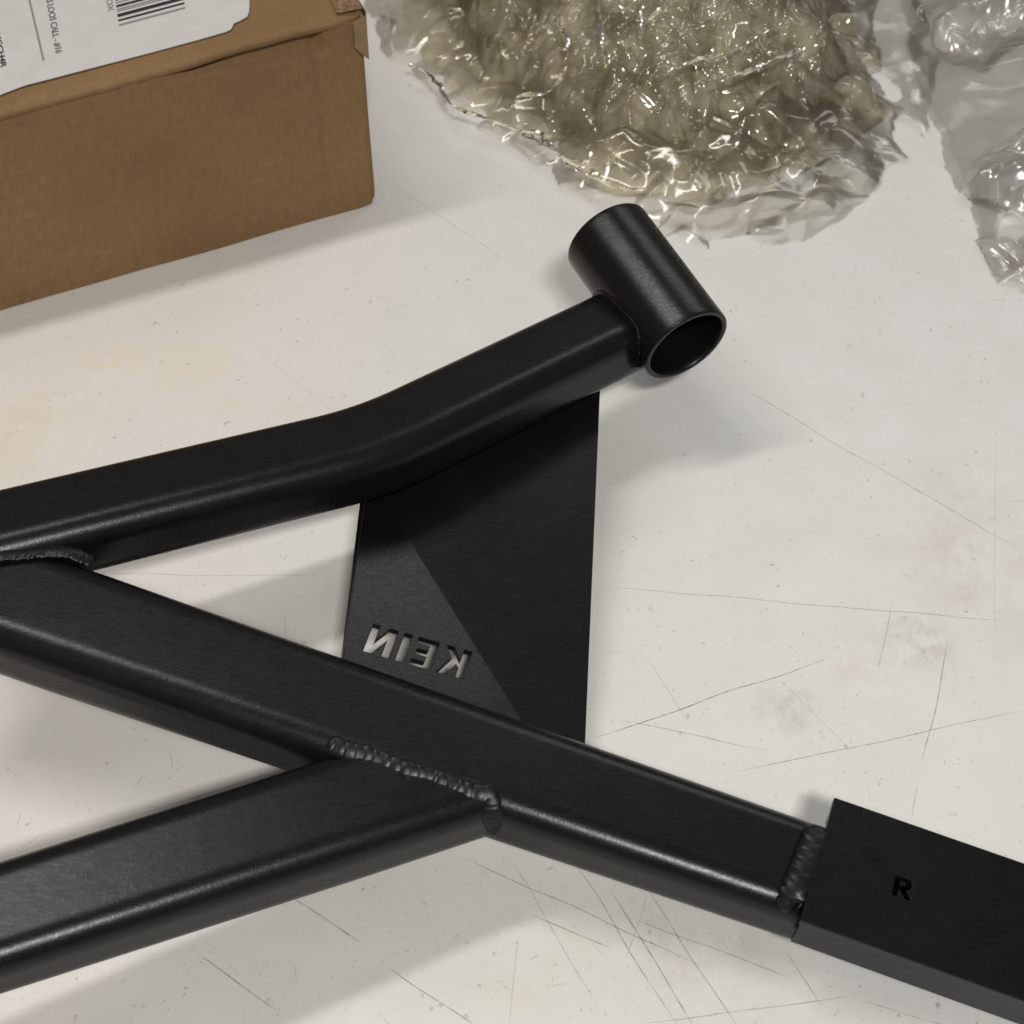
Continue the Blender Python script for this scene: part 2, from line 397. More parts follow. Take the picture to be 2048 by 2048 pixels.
keep(mesh_obj('brace_tube', v, f, M_PAINT), frame)

# socket: a short open pipe
sn = at(1374, 692, 0.067); sf = at(1214, 474, 0.082)
ax = (sn - sf).normalized(); SR = 95.0 * ((sn - CAM).dot(FW)) / FPX; WALL = 0.0032
sx_ = ax.cross(Vector((0, 0, 1))).normalized(); sy_ = sx_.cross(ax)
L_ = (sn - sf).length
prof = []   # (along, radius) closed loop round the wall section, with rounded lips
for a in range(5):
    an = R(180 - 90 * a / 4); prof.append((0.0012 + 0.0012 * math.cos(an), SR - 0.0012 + 0.0012 * math.sin(an)))
prof += [(0.004, SR), (L_ * 0.5, SR), (L_ - 0.004, SR)]
for a in range(5):
    an = R(90 - 90 * a / 4); prof.append((L_ - 0.0012 + 0.0012 * math.cos(an), SR - 0.0012 + 0.0012 * math.sin(an)))
prof += [(L_, SR - WALL + 0.0008), (L_ - 0.0008, SR - WALL), (L_ - 0.004, SR - WALL), (L_ * 0.5, SR - WALL), (0.004, SR - WALL), (0.0008, SR - WALL), (0, SR - WALL + 0.0008)]
NU = 96; verts = []; faces = []; m = len(prof)
for q in range(NU):
    an = 2 * math.pi * q / NU
    for (al, rr) in prof: verts.append(sf + ax * al + (sx_ * math.cos(an) + sy_ * math.sin(an)) * rr)
for q in range(NU):
    for j in range(m):
        faces.append((q*m + j, ((q+1) % NU)*m + j, ((q+1) % NU)*m + (j+1) % m, q*m + (j+1) % m))
sock = keep(mesh_obj('pipe_socket', verts, faces, M_PAINT), frame)
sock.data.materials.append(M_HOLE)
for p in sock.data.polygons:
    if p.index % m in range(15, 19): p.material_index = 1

# the bent tube, its end coped to the pipe
bt = (bpath[-1] - bpath[-3]).normalized()
v, f = sweep(rrect(BW, BH, BR_), bpath + [bpath[-1] + bt * 0.002])
mb = len(rrect(BW, BH, BR_)); ring = []
for j in range(mb):
    o = v[-mb + j] - bt * 0.03
    d0 = o - sf; dp = d0 - ax * d0.dot(ax); bq = bt - ax * bt.dot(ax)
    A_, B_, C_ = bq.dot(bq), 2 * dp.dot(bq), dp.dot(dp) - SR * SR
    disc = B_ * B_ - 4 * A_ * C_
    q_ = o + bt * ((-B_ - math.sqrt(max(disc, 0))) / (2 * A_)); ring.append(q_); v[-mb + j] = q_ + bt * 0.001
keep(mesh_obj('bent_tube', v, f, M_PAINT), frame)
lo_ = min(p.z for p in ring); wr = [p for p in ring]
wr = wr + [wr[0]]
weld('weld_bead', wr[::3] + [wr[-1]], 0.0021, frame, 0.0026, 0.3, 3, up=-bt)

# gusset plate: folded sheet between bent tube and main tube, with letters cut through
GT = 0.0032
g = {}
nl = Vector((0.34, 0.00, 0.94)).normalized(); g['bl'] = at(688, 1298, 0.047)
g['tl'] = on_plane(731, 993, g['bl'], nl); g['bt'] = on_plane(757, 985, g['bl'], nl); g['bb'] = on_plane(1034, 1427, g['bl'], nl)
cr = g['bb'] - g['bt']; nr = Vector((0.11, -(0.11 * cr.x + cr.z) / cr.y, 1)).normalized()
g['tr'] = on_plane(1200, 786, g['bt'], nr); g['br'] = on_plane(1171, 1474, g['bt'], nr)
gx = dict(g)
gx['tl'] = g['tl'] + (g['tl'] - g['bl']).normalized() * 0.016; gx['tr'] = g['tr'] + (g['tr'] - g['br']).normalized() * 0.012
gx['bt'] = g['bt'] + (g['bt'] - g['bb']).normalized() * 0.016
gx['bl'] = g['bl'] - (g['tl'] - g['bl']).normalized() * 0.012; gx['br'] = g['br'] - (g['tr'] - g['br']).normalized() * 0.010
gx['bb'] = g['bb'] - (g['bt'] - g['bb']).normalized() * 0.010
nm = (nl + nr).normalized()
order = ['bl', 'bb', 'br', 'tr', 'bt', 'tl']
nrm = {'bl': nl, 'tl': nl, 'br': nr, 'tr': nr, 'bb': nm, 'bt': nm}
vv = [gx[k] for k in order] + [gx[k] - nrm[k] * GT for k in order]
ff = [(0, 1, 4, 5), (1, 2, 3, 4), (11, 10, 7, 6), (10, 9, 8, 7)] + [(i, i + 6, (i + 1) % 6 + 6, (i + 1) % 6) for i in range(6)]
gus = mesh_obj('gusset_plate', vv, ff, M_PAINT, smooth=False)
bm = bmesh.new(); bm.from_mesh(gus.data); bmesh.ops.recalc_face_normals(bm, faces=bm.faces); bm.to_mesh(gus.data); bm.free()

def prism(name, polys, origin, ux, uy, uz, depth_lo, depth_hi):
    vs, fs = [], []
    for poly in polys:
        b0 = len(vs); k = len(poly)
        area = sum(poly[i][0] * poly[(i+1) % k][1] - poly[(i+1) % k][0] * poly[i][1] for i in range(k))
        flip = (area < 0) != (ux.cross(uy).dot(uz) < 0)
        if flip: poly = poly[::-1]
        for z_ in (depth_lo, depth_hi):
            for x_, y_ in poly: vs.append(origin + ux * x_ + uy * y_ + uz * z_)
        fs.append(tuple(range(b0 + k - 1, b0 - 1, -1))); fs.append(tuple(range(b0 + k, b0 + 2 * k)))
        for i in range(k): fs.append((b0 + i, b0 + (i+1) % k, b0 + k + (i+1) % k, b0 + k + i))
    o = mesh_obj(name, vs, fs, M_PAINT, smooth=False); return o
def cut(o, cutters):
    for c_ in cutters:
        md = o.modifiers.new('cut', 'BOOLEAN'); md.operation = 'DIFFERENCE'; md.solver = 'EXACT'; md.object = c_
    bpy.context.view_layer.update()
    dg = bpy.context.evaluated_depsgraph_get()
    me = bpy.data.meshes.new_from_object(o.evaluated_get(dg))
    o.modifiers.clear(); old = o.data; o.data = me; me.name = o.name; bpy.data.meshes.remove(old)
    for c_ in cutters: bpy.data.objects.remove(c_, do_unlink=True)
# block letters, unit height 1
LET = {
 'K': ([[(0, 0), (.24, 0), (.24, .34), (.36, .46), (.56, 0), (.84, 0), (.53, .62), (.82, 1), (.54, 1), (.24, .60), (.24, 1), (0, 1)]], .84),
 'E': ([[(0, 0), (.66, 0), (.66, .20), (.24, .20), (.24, .41), (.60, .41), (.60, .60), (.24, .60), (.24, .80), (.66, .80), (.66, 1), (0, 1)]], .66),
 'I': ([[(0, 0), (.24, 0), (.24, 1), (0, 1)]], .24),
 'N': ([[(0, 0), (.22, 0), (.22, .60), (.56, 0), (.80, 0), (.80, 1), (.58, 1), (.58, .42), (.25, 1), (0, 1)]], .80),
}
# left facet frame: word runs from right to left (seen from behind)
pk = on_plane(944, 1303, gx['bl'], nl); pn = on_plane(748, 1247, gx['bl'], nl)        # top right of K ... top left of N
pb = on_plane(926, 1358, gx['bl'], nl)
kt = pk; ku = (pn - pk); 
vx = ku.normalized(); vy = (nl.cross(vx)).normalized()
if (pb - pk).dot(vy) > 0: vy = -vy
Hh = (pb - pk).length * 0.98
org = pb
total = .84 + .66 + .24 + .80 + 3 * 0.22
sxw = ku.length / total
cutters = []; xx = 0
up_dir = (pk - pb).normalized()
for ch in 'KEIN':
    polys, wd = LET[ch]
    polys = [[((x_ + xx) * sxw, y_ * Hh) for x_, y_ in p_] for p_ in polys]
    cutters.append(prism('cutter', polys, org, vx, up_dir, nl, -0.012, 0.008)); xx += wd + 0.22
cut(gus, cutters)
md = gus.modifiers.new('bevel', 'BEVEL'); md.width = 0.0003; md.segments = 2; md.limit_method = 'ANGLE'; md.angle_limit = R(40)
keep(gus, frame)
tongue = [gx['tl'], gx['bt'], gx['tr']]
vv = [p + o_ for o_ in (Vector((0, 0, -GT)), Vector((0, 0.0, 0.009))) for p in tongue]
vv = vv + [p - Vector((-0.0012, 0.0030, 0)) for p in vv]
ff = [(0, 1, 4, 3), (1, 2, 5, 4), (6, 9, 10, 7), (7, 10, 11, 8), (0, 3, 9, 6), (2, 8, 11, 5), (3, 4, 10, 9), (4, 5, 11, 10), (0, 6, 7, 1), (1, 7, 8, 2)]
keep(mesh_obj('gusset_lip', vv, ff, M_PAINT, smooth=False), frame)

# mounting plate with the letter R, lying on the main tube
PT = 0.004
pn_ = AU; po = c2 + AU * (AH / 2 * 0.87 + 0.0004)
po_top = po + AU * PT
q = [on_plane(1669, 1594, po_top, pn_), on_plane(1601, 1841, po_top, pn_)]
ql = (q[1] - q[0]); 
far_dir = (on_plane(2048, 1726, po_top, pn_) - q[0]).normalized(); near_dir = (on_plane(2048, 2002, po_top, pn_) - q[1]).normalized()
q2 = [q[0] + far_dir * 0.26, q[1] + near_dir * 0.27]
tp = [q[0], q[1], q2[1], q2[0]]
vv = tp + [p - AU * PT for p in tp]
ff = [(0, 1, 2, 3), (7, 6, 5, 4), (0, 4, 5, 1), (1, 5, 6, 2), (2, 6, 7, 3), (3, 7, 4, 0)]
pl = mesh_obj('mounting_plate', vv, ff, M_PAINT, smooth=False)
bm = bmesh.new(); bm.from_mesh(pl.data); bmesh.ops.recalc_face_normals(bm, faces=bm.faces)
bm.to_mesh(pl.data); bm.free()
ro = on_plane(1785, 1789, po_top, pn_); rx_ = (on_plane(1822, 1801, po_top, pn_) - ro); ry_ = (on_plane(1792, 1750, po_top, pn_) - ro)
RP = [[(0, 0), (.24, 0), (.24, .36), (.36, .36), (.70, -.02), (1.02, -.02), (.66, .40), (.86, .50), (.92, .68), (.88, .86), (.74, .97), (.50, 1), (0, 1)]]
RB = [(.26, .60), (.48, .60), (.60, .66), (.60, .72), (.48, .80), (.26, .80)]
cut(pl, [prism('cutter', RP, ro, rx_, ry_, AU, -0.006, 0.008)])
cut(bpy.data.objects['main_tube'], [prism('cutter', RP, ro, rx_, ry_, AU, -0.030, 0.001)])
isl = prism('letter_counter', [RB], ro, rx_, ry_, AU, -0.0050, -0.0002)
md = pl.modifiers.new('bevel', 'BEVEL'); md.width = 0.0007; md.segments = 3; md.limit_method = 'ANGLE'; md.angle_limit = R(40)
keep(pl, frame); keep(isl, pl); isl.matrix_parent_inverse = Matrix.Translation(frame.location).inverted()
isl.matrix_parent_inverse = Matrix(); isl.parent = pl
isl.matrix_parent_inverse = Matrix()

nd_ = (q2[1] - q[1]).normalized(); inn = (q[0] - q[1]).normalized()
for base_, dr, sg in ((q[1], nd_, 1), (q[0], (q2[0] - q[0]).normalized(), -1)):
    p0 = base_ + dr * 0.0012 + inn * (0.0012 if sg > 0 else -0.0012) - AU * (PT - 0.0002); p1 = p0 + dr * 0.24; th_ = inn * 0.003 * sg
    hgt = 0.0175 if sg > 0 else 0.012
    vv = [p0, p1, p1 + th_, p0 + th_] + [p - AU * hgt for p in (p0, p1, p1 + th_, p0 + th_)]
    fl = mesh_obj('sleeve_side', vv, [(3, 2, 1, 0), (4, 5, 6, 7), (0, 1, 5, 4), (1, 2, 6, 5), (2, 3, 7, 6), (3, 0, 4, 7)], M_PAINT, smooth=False)
    bm = bmesh.new(); bm.from_mesh(fl.data); bmesh.ops.recalc_face_normals(bm, faces=bm.faces); bm.to_mesh(fl.data); bm.free(); keep(fl, frame)

# welds
zc = lambda px, py, dz=0.0: on_plane(px, py, e1 + AU * dz, AU)
def along(a_off, u_off, s_): return c1 + AT * s_ + AS * (a_off - AW / 2 * (1 - a_sc(s_))) + AU * (u_off - AH / 2 * (1 - a_sc(s_)))
def cross_s(px, py):     # distance along the main tube of the point seen at a pixel on its top plane
    return (on_plane(px, py, e1, AU) - c1).dot(AT)
sa, sb = cross_s(655, 1482), cross_s(978, 1592)
w_off, w_up = AW / 2 - 0.0048, AH / 2 - 0.0012
wl = [along(w_off + 0.0006 * math.sin(k * 2.1), w_up + 0.0002, sa + (sb - sa) * k / 8) for k in range(9)]
wl += [along(AW / 2 - 0.001, AH / 2 - 0.005, sb + 0.003), along(AW / 2 + 0.0006, AH / 2 - 0.012, sb + 0.0045), along(AW / 2 + 0.0006, 0.001, sb + 0.003)]
weld('weld_bead', wl, 0.0040, frame, 0.0042, 0.35, 5, up=(AU + AS * 0.5).normalized())
weld('weld_bead', [zc(1640, 1652, .001), zc(1626, 1690, .001), zc(1610, 1730, .001), zc(1592, 1775, .001), zc(1582, 1800, -0.002), zc(1584, 1822, -0.006)], 0.0056, frame, 0.0052, 0.5, 11)
weld('weld_bead', [zc(-60, 1112, .004), zc(30, 1110, .003), zc(90, 1104, .002), zc(140, 1106, .002), zc(190, 1126, -.002)], 0.0032, frame, 0.0036, 0.9, 13)

# ------------------------------------------------------------------ cardboard box
b0 = at(0, 622, 0); b1 = at(757, 406, 0)
BD = (b1 - b0).normalized(); BN = Vector((-BD.y, BD.x, 0)); BLEN = 0.46; BDEP = 0.42
org = b1 - BD * BLEN      # bottom front left
box = thing('cardboard_box', 'brown cardboard shipping box with a white barcode label on its lid', 'box', tuple(org))
HR, HL = 0.1395, 0.1275 - (BLEN - (b1 - b0).length) * 0.02
def bh(s): return HL + (HR - HL) * s / BLEN
rg = random.Random(4)
def bx(s, z, dep=0.0): return org + BD * s + BN * dep + Vector((0, 0, z))
# front panel: dense grid with bulge, dent fold and rounded crushed corner
def front_off(s, z):
    e = BLEN - s
    o = -0.0016 * math.sin(math.pi * min(1, z / 0.13)) * math.sin(math.pi * min(1, e / 0.4))
    o += (mnoise.noise(Vector((s * 14, z * 14, 1.3)))) * 0.0012
    if e < 0.006: o += 0.006 * (1 - math.sqrt(max(0, 1 - ((0.006 - e) / 0.006) ** 2)))       # rounded corner
    o += 0.0018 * math.exp(-((e - 0.031) / 0.0030) ** 2) * min(1, z / 0.05)                    # soft vertical crease
    # diagonal dent below the lid
    zl = bh(s) - 0.020 + (0.0125 * min(1, max(0, (e - 0.02) / 0.10)))
    if e < 0.125 and e > 0.022:
        k_ = (z - zl) / 0.004
        fade = min(1, (0.125 - e) / 0.02) * min(1, (e - 0.022) / 0.01)
        o += (0.0065 / (1 + math.exp(-k_ * 4.5)) ) * fade
    return o
ns, nz = 230, 90
vv, ff = [], []
for j in range(nz + 1):
    for i in range(ns + 1):
        s = BLEN * i / ns; z = (bh(s) - 0.0022) * j / nz + 0.0004
        e = BLEN - s
        crush = 0
        if j == 0 and e < 0.012: z += 0.0025 * (1 - e / 0.012)
        vv.append(bx(s - (0.0018 if (e < 0.003 and z < 0.006) else 0), z, front_off(s, z)))
for j in range(nz):
    for i in range(ns):
        a = j * (ns + 1) + i; ff.append((a, a + 1, a + ns + 2, a + ns + 1))
keep(mesh_obj('front_panel', vv, ff, M_CARD), box)
# right side panel, back panel, left panel
def slab(name, s0, s1, d0, d1, z0, z1f, mat):
    pts = [(s0, d0), (s1, d0), (s1, d1), (s0, d1)]
    vv = [bx(s, z0, d_) for s, d_ in pts] + [bx(s, z1f(s), d_) for s, d_ in pts]
    return keep(mesh_obj(name, vv, [(3, 2, 1, 0), (4, 5, 6, 7), (0, 1, 5, 4), (1, 2, 6, 5), (2, 3, 7, 6), (3, 0, 4, 7)], mat, smooth=False), box)
slab('side_panel', BLEN - 0.004, BLEN - 0.0005, 0.006, BDEP, 0.0005, lambda s: bh(s) - 0.0015, M_CARD)
slab('side_panel', 0, 0.0035, 0.006, BDEP, 0.0005, lambda s: bh(s) - 0.0015, M_CARD)
slab('back_panel', 0, BLEN, BDEP, BDEP + 0.0035, 0.0005, lambda s: bh(s) - 0.0015, M_CARD)
slab('bottom_panel', 0.004, BLEN - 0.005, 0.006, BDEP - 0.001, 0.0005, lambda s: 0.004, M_CARD)
# lid flap: sits over the front panel, its front lip rounded and slightly proud, sagging a little
vv, ff = [], []; nd = 60
prof = [(0.0012, -0.0050), (-0.0002, -0.0040), (-0.0012, -0.0028), (-0.0016, -0.0014), (-0.0012, -0.0002), (0.0, 0.0010), (0.0018, 0.0018), (0.0045, 0.0022)]
def lid_z(s, d_): return 0.0022 + 0.0012 * mnoise.noise(Vector((s * 9, d_ * 9, 5.1))) * min(1, d_ / 0.02)
for i in range(ns + 1):
    s = BLEN * i / ns; e = BLEN - s; wv = 0.0011 * mnoise.noise(Vector((s * 22, 0.3, 2))) + 0.0006 * mnoise.noise(Vector((s * 90, 0.3, 2)))
    cr = 0.004 * math.exp(-(e / 0.02) ** 2)
    for (d_, z_) in prof: vv.append(bx(s, bh(s) + z_ + wv * 0.5 - cr, d_ + wv + 0.0035 * math.exp(-((e - 0.0) / 0.015) ** 2)))
    for j in range(1, nd + 1):
        d_ = 0.0045 + (BDEP - 0.0045) * j / nd; vv.append(bx(s, bh(s) + lid_z(s, d_) - cr * math.exp(-d_ / 0.02), d_))
m = len(prof) + nd
for i in range(ns):
    for j in range(m - 1):
        a = i * m + j; ff.append((a, a + m, a + m + 1, a + 1))
lid = keep(mesh_obj('lid_flap', vv, ff, M_CARD), box)
# torn corner: little lifted tabs of paper and tape at the top right corner
def tab(name, pts3, mat, thick=0.0006):
    nrm_ = (pts3[1] - pts3[0]).cross(pts3[2] - pts3[0]).normalized(); k = len(pts3)
    vv = list(pts3) + [p - nrm_ * thick for p in pts3]
    ff = [tuple(range(k)), tuple(range(2 * k - 1, k - 1, -1))] + [(i, i + k, (i + 1) % k + k, (i + 1) % k) for i in range(k)]
    return keep(mesh_obj(name, vv, ff, mat, smooth=False), box)
E_ = BLEN
tab('corner_tape', [bx(E_ - 0.0085, bh(E_) - 0.004, -0.0022), bx(E_ - 0.0080, bh(E_) - 0.012, -0.0024), bx(E_ - 0.0085, bh(E_) - 0.020, -0.0024), bx(E_ - 0.0060, bh(E_) - 0.0235, -0.0024),
    bx(E_ - 0.0035, bh(E_) - 0.027, -0.002), bx(E_ + 0.0010, bh(E_) - 0.032, -0.0002), bx(E_ + 0.0010, bh(E_) - 0.002, -0.0002)], M_TAPE)
tab('corner_tape', [bx(E_ + 0.0006, bh(E_) - 0.030, 0.001), bx(E_ + 0.0016, bh(E_) - 0.001, 0.002), bx(E_ + 0.0025, bh(E_) + 0.001, 0.035), bx(E_ + 0.0015, bh(E_) - 0.025, 0.035)], M_TAPE)
tab('torn_flap', [bx(E_ - 0.016, bh(E_) + 0.0012, 0.004), bx(E_ + 0.0005, bh(E_) + 0.0002, 0.004), bx(E_ + 0.0030, bh(E_) + 0.0035, 0.03), bx(E_ - 0.012, bh(E_) + 0.0042, 0.03)], M_EDGE)

# label on the lid
lid_n = BN.cross(BD + Vector((0, 0, (HR - HL) / BLEN))).normalized()
if lid_n.z < 0: lid_n = -lid_n
lo = bx(BLEN, bh(BLEN) + 0.0035, 0)
def onlid(px, py, lift=0.0): return on_plane(px, py, lo + lid_n * lift, lid_n)
outl = [(-260, 258), (-120, 222), (0, 189), (50, 170), (120, 152), (200, 131), (300, 105), (400, 78), (452, 63), (462, 58), (468, 46), (482, 40), (494, 33), (498, 24), (499, 8), (497, -60), (500, -300), (-260, -300)]
shp = [onlid(*p_) for p_ in outl]
# curled corner near the left
def label_mesh():
    me = bpy.data.meshes.new('shipping_label'); bm = bmesh.new()
    t = [bm.verts.new(p) for p in shp]; b_ = [bm.verts.new(p - lid_n * 0.0005) for p in shp]; k = len(t)
    bm.faces.new(t); bm.faces.new(b_[::-1])
    for i in range(k): bm.faces.new((t[i], b_[i], b_[(i+1) % k], t[(i+1) % k]))
    bmesh.ops.recalc_face_normals(bm, faces=bm.faces); bm.to_mesh(me); bm.free(); me.materials.append(M_LABEL)
    o = bpy.data.objects.new('shipping_label', me); COL.objects.link(o); return o
lab = keep(label_mesh(), box)
def sub(o): # child of the label, in world coordinates
    o.parent = lab; o.matrix_parent_inverse = lab.matrix_parent_inverse.copy() if False else Matrix(); return o
def strip(name, x0, y0, x1, y1, th, mat, lift=0.00025, parent=None):
    dx, dy = x1 - x0, y1 - y0; l_ = math.hypot(dx, dy); nx, ny = -dy / l_ * th / 2, dx / l_ * th / 2
    P4 = [onlid(x0 + nx, y0 + ny, lift), onlid(x1 + nx, y1 + ny, lift), onlid(x1 - nx, y1 - ny, lift), onlid(x0 - nx, y0 - ny, lift)]
    return P4
def quads(name, lst, mat):
    vv, ff = [], []
    for P4 in lst:
        b_ = len(vv); vv += P4; ff.append((b_, b_+1, b_+2, b_+3))
    return sub(mesh_obj(name, vv, ff, mat, smooth=False))
S_ = 3.578
bars = []; off = 0
rb = random.Random(12)
for off, th in [(0, 12), (33, 13), (68, 22), (98, 7), (112, 9), (135, 16), (160, 9), (178, 7), (200, 20), (232, 10), (255, 16), (290, 9), (310, 22), (345, 10), (372, 14), (410, 9), (435, 20)]:
    x0, y0 = 850 - off * 0.14, 180 - off; x1, y1 = x0 + 474, y0 - 126
    bars.append(strip('bar', x0 / S_, y0 / S_, x1 / S_, y1 / S_, th / S_, M_INK))
for i_, P4 in enumerate(bars):
    o = sub(mesh_obj('barcode_bar', P4, [(0, 1, 2, 3)], M_INK if i_ not in (0, 3, 4, 6) else M_INKG, smooth=False))
quads('printed_rule', [strip('r', 196 / S_, -60 / S_, 312 / S_, 432 / S_, 15 / S_, M_INKG)], M_INKG)
def text(name, body, p0, p1, height_px, mat, stretch=1.0):
    """body printed from photo pixel p0 towards p1, glyph tops to the right of that direction on the lid"""
    cu = bpy.data.curves.new(name, 'FONT'); cu.body = body; cu.size = 1.0; cu.offset = 0.018; cu.space_character = 0.95
    to = bpy.data.objects.new(name + '_curve', cu); COL.objects.link(to)
    bpy.context.view_layer.update()
    me = bpy.data.meshes.new_from_object(to.evaluated_get(bpy.context.evaluated_depsgraph_get()))
    bpy.data.objects.remove(to, do_unlink=True)
    xs = [v_.co.x for v_ in me.vertices]; wd = max(xs) - min(xs)
    A = onlid(*p0, 0.00028); B = onlid(*p1, 0.00028); ux = (B - A) / wd; uxn = ux.normalized(); uy = lid_n.cross(uxn)
    hh = (onlid(p0[0] + height_px, p0[1], 0) - onlid(p0[0], p0[1], 0)).length / 0.72
    x0 = min(xs)
    for v_ in me.vertices: v_.co = A + ux * (v_.co.x - x0) + uy * (v_.co.y * hh)
    me.materials.clear(); me.materials.append(mat)
    o = bpy.data.objects.new(name, me); COL.objects.link(o); return sub(o)
text('printed_line', 'OBS LOOS CALL - #16', (320 / S_, -60 / S_), (400 / S_, 383 / S_), 45 / S_, M_INKF)
text('printed_line', 'MCCH4R', (-40 / S_, 240 / S_), (8 / S_, 485 / S_), 40 / S_, M_INK)
text('printed_line', '00 VOX', (742 / S_, -110 / S_), (775 / S_, 82 / S_), 42 / S_, M_INKG)

# ------------------------------------------------------------------ crumpled film
def inside_dist(poly, X, Y):
    """signed distance (positive inside) of points to polygon"""
    P = np.array(poly); n_ = len(P); ins = np.zeros(X.shape, bool); dm = np.full(X.shape, 1e9)
    for i in range(n_):
        x1, y1 = P[i]; x2, y2 = P[(i + 1) % n_]
        c_ = ((y1 > Y) != (y2 > Y)) & (X < (x2 - x1) * (Y - y1) / (y2 - y1 + 1e-12) + x1); ins ^= c_
        dx, dy = x2 - x1, y2 - y1; t = np.clip(((X - x1) * dx + (Y - y1) * dy) / (dx * dx + dy * dy + 1e-12), 0, 1)
        dm = np.minimum(dm, np.hypot(X - x1 - t * dx, Y - y1 - t * dy))
    return np.where(ins, dm, -dm)
def folds(X, Y, rs, n_, freq, amp, fall=1.7, warp=0.25):
    """sum of sharp triangular folds in random directions, each octave finer: a crumpled sheet"""
    Z = np.zeros_like(X)
    wx = np.zeros_like(X); wy = np.zeros_like(X)
    for _ in range(5):
        a = rs.uniform(0, 2 * np.pi); k = rs.uniform(0.4, 1.3) * freq; ph = rs.uniform(0, 6.28)
        s = np.sin((X * np.cos(a) + Y * np.sin(a)) * k * 2 + ph); a2 = rs.uniform(0, 6.28)
        wx += s * np.cos(a2); wy += s * np.sin(a2)
    X2 = X + wx * warp / freq; Y2 = Y + wy * warp / freq
    for o_ in range(n_):
        f_ = freq * fall ** o_; am = amp * (fall * 0.93) ** (-o_)
        for _ in range(3):
            a = rs.uniform(0, 2 * np.pi); ph = rs.uniform(0, 1)
            t = (X2 * np.cos(a) + Y2 * np.sin(a)) * f_ / 6.28 + ph
            tri = np.abs((t % 1.0) - 0.5) * 4 - 1
            env = 0.5 + 0.5 * np.sin((X * np.cos(a + 1.3) + Y * np.sin(a + 1.3)) * f_ * 0.45 + rs.uniform(0, 6))
            Z += am * tri * env
        X2 = X2 + Z * 0.35; Y2 = Y2 - Z * 0.3
    return Z
def film_layer(name, polypx, height, zlift, seed, mat, parent, res=0.0016, freq=60, amp=0.010, octs=4, edge=0.03, ragged=0.008, lateral=0.6, warp=0.25, power=1.0, label=None):
    rs = np.random.RandomState(seed)
    poly = [tuple(at(x, y, 0.004))[:2] for x, y in polypx]; P = np.array(poly)
    x0, y0 = P.min(0) - 0.01; x1, y1 = P.max(0) + 0.01
    nx = int((x1 - x0) / res); ny = int((y1 - y0) / res)
    X, Y = np.meshgrid(np.linspace(x0, x1, nx), np.linspace(y0, y1, ny))
    D = inside_dist(poly, X, Y) + folds(X, Y, rs, 2, 90, ragged)
    Dc = np.clip(D, 0, None)
    dome = (1 - np.exp(-Dc / edge)) ** power
    Zf = folds(X, Y, rs, octs, freq, amp, warp=warp); Xf = folds(X, Y, rs, 3, freq, amp * lateral); Yf = folds(X, Y, rs, 3, freq, amp * lateral)
    grow = np.clip(Dc / (edge * 0.6), 0.12, 1)
    Z = np.maximum(zlift + dome * height + Zf * grow * (0.35 + 0.65 * dome), 0.0006 + 0.0008 * rs.rand() + 0.0010 * np.abs(np.sin(X * 190 + Y * 140)))
    Xn = X + Xf * grow; Yn = Y + Yf * grow
    ok = D > 0
    idx = -np.ones(X.shape, int); idx[ok] = np.arange(ok.sum())
    V = np.stack([Xn[ok], Yn[ok], Z[ok]], 1)
    q = ok[:-1, :-1] & ok[1:, :-1] & ok[1:, 1:] & ok[:-1, 1:]
    a = idx[:-1, :-1][q]; b_ = idx[:-1, 1:][q]; c_ = idx[1:, 1:][q]; d_ = idx[1:, :-1][q]
    F = np.stack([a, b_, c_, d_], 1)
    me = bpy.data.meshes.new(name); me.vertices.add(len(V)); me.vertices.foreach_set('co', V.astype(np.float32).ravel())
    me.loops.add(F.size); me.loops.foreach_set('vertex_index', F.astype(np.int32).ravel())
    me.polygons.add(len(F)); me.polygons.foreach_set('loop_start', np.arange(0, F.size, 4, dtype=np.int32))
    me.update(calc_edges=True); me.validate()
    me.materials.append(mat); o = bpy.data.objects.new(name, me); COL.objects.link(o)
    return keep(o, parent)

core = [(800, -420), (790, -60), (820, 60), (868, 130), (915, 200), (1000, 232), (1075, 268), (1150, 322), (1215, 372), (1300, 385), (1420, 384), (1560, 345), (1650, 300), (1735, 262), (1772, 210), (1745, 110), (1690, 30), (1680, -60), (1700, -420)]
bundle = thing('stretch_film_bundle', 'crumpled heap of yellowish clear stretch film between the cardboard box and the flat clear plastic', 'plastic film', tuple(at(1250, 100, 0)))
for i in (0, 2, 3, 4):
    k = 1 - i * 0.045; cxp, cyp = 1250, 0
    rj = random.Random(50 + i)
    pp = [(cxp + (x - cxp) * k + rj.uniform(-14, 14), cyp + (y - cyp) * k + rj.uniform(-14, 14)) for x, y in core]
    film_layer('film_layer', pp, 0.018 + 0.017 * i, 0.002 + 0.001 * i, 100 + i, M_FILM, bundle, res=0.0008 if i > 2 else 0.0018, freq=105 + 20 * i, amp=0.0034, edge=0.036, octs=6 if i > 2 else 5, lateral=0.8, warp=0.6)
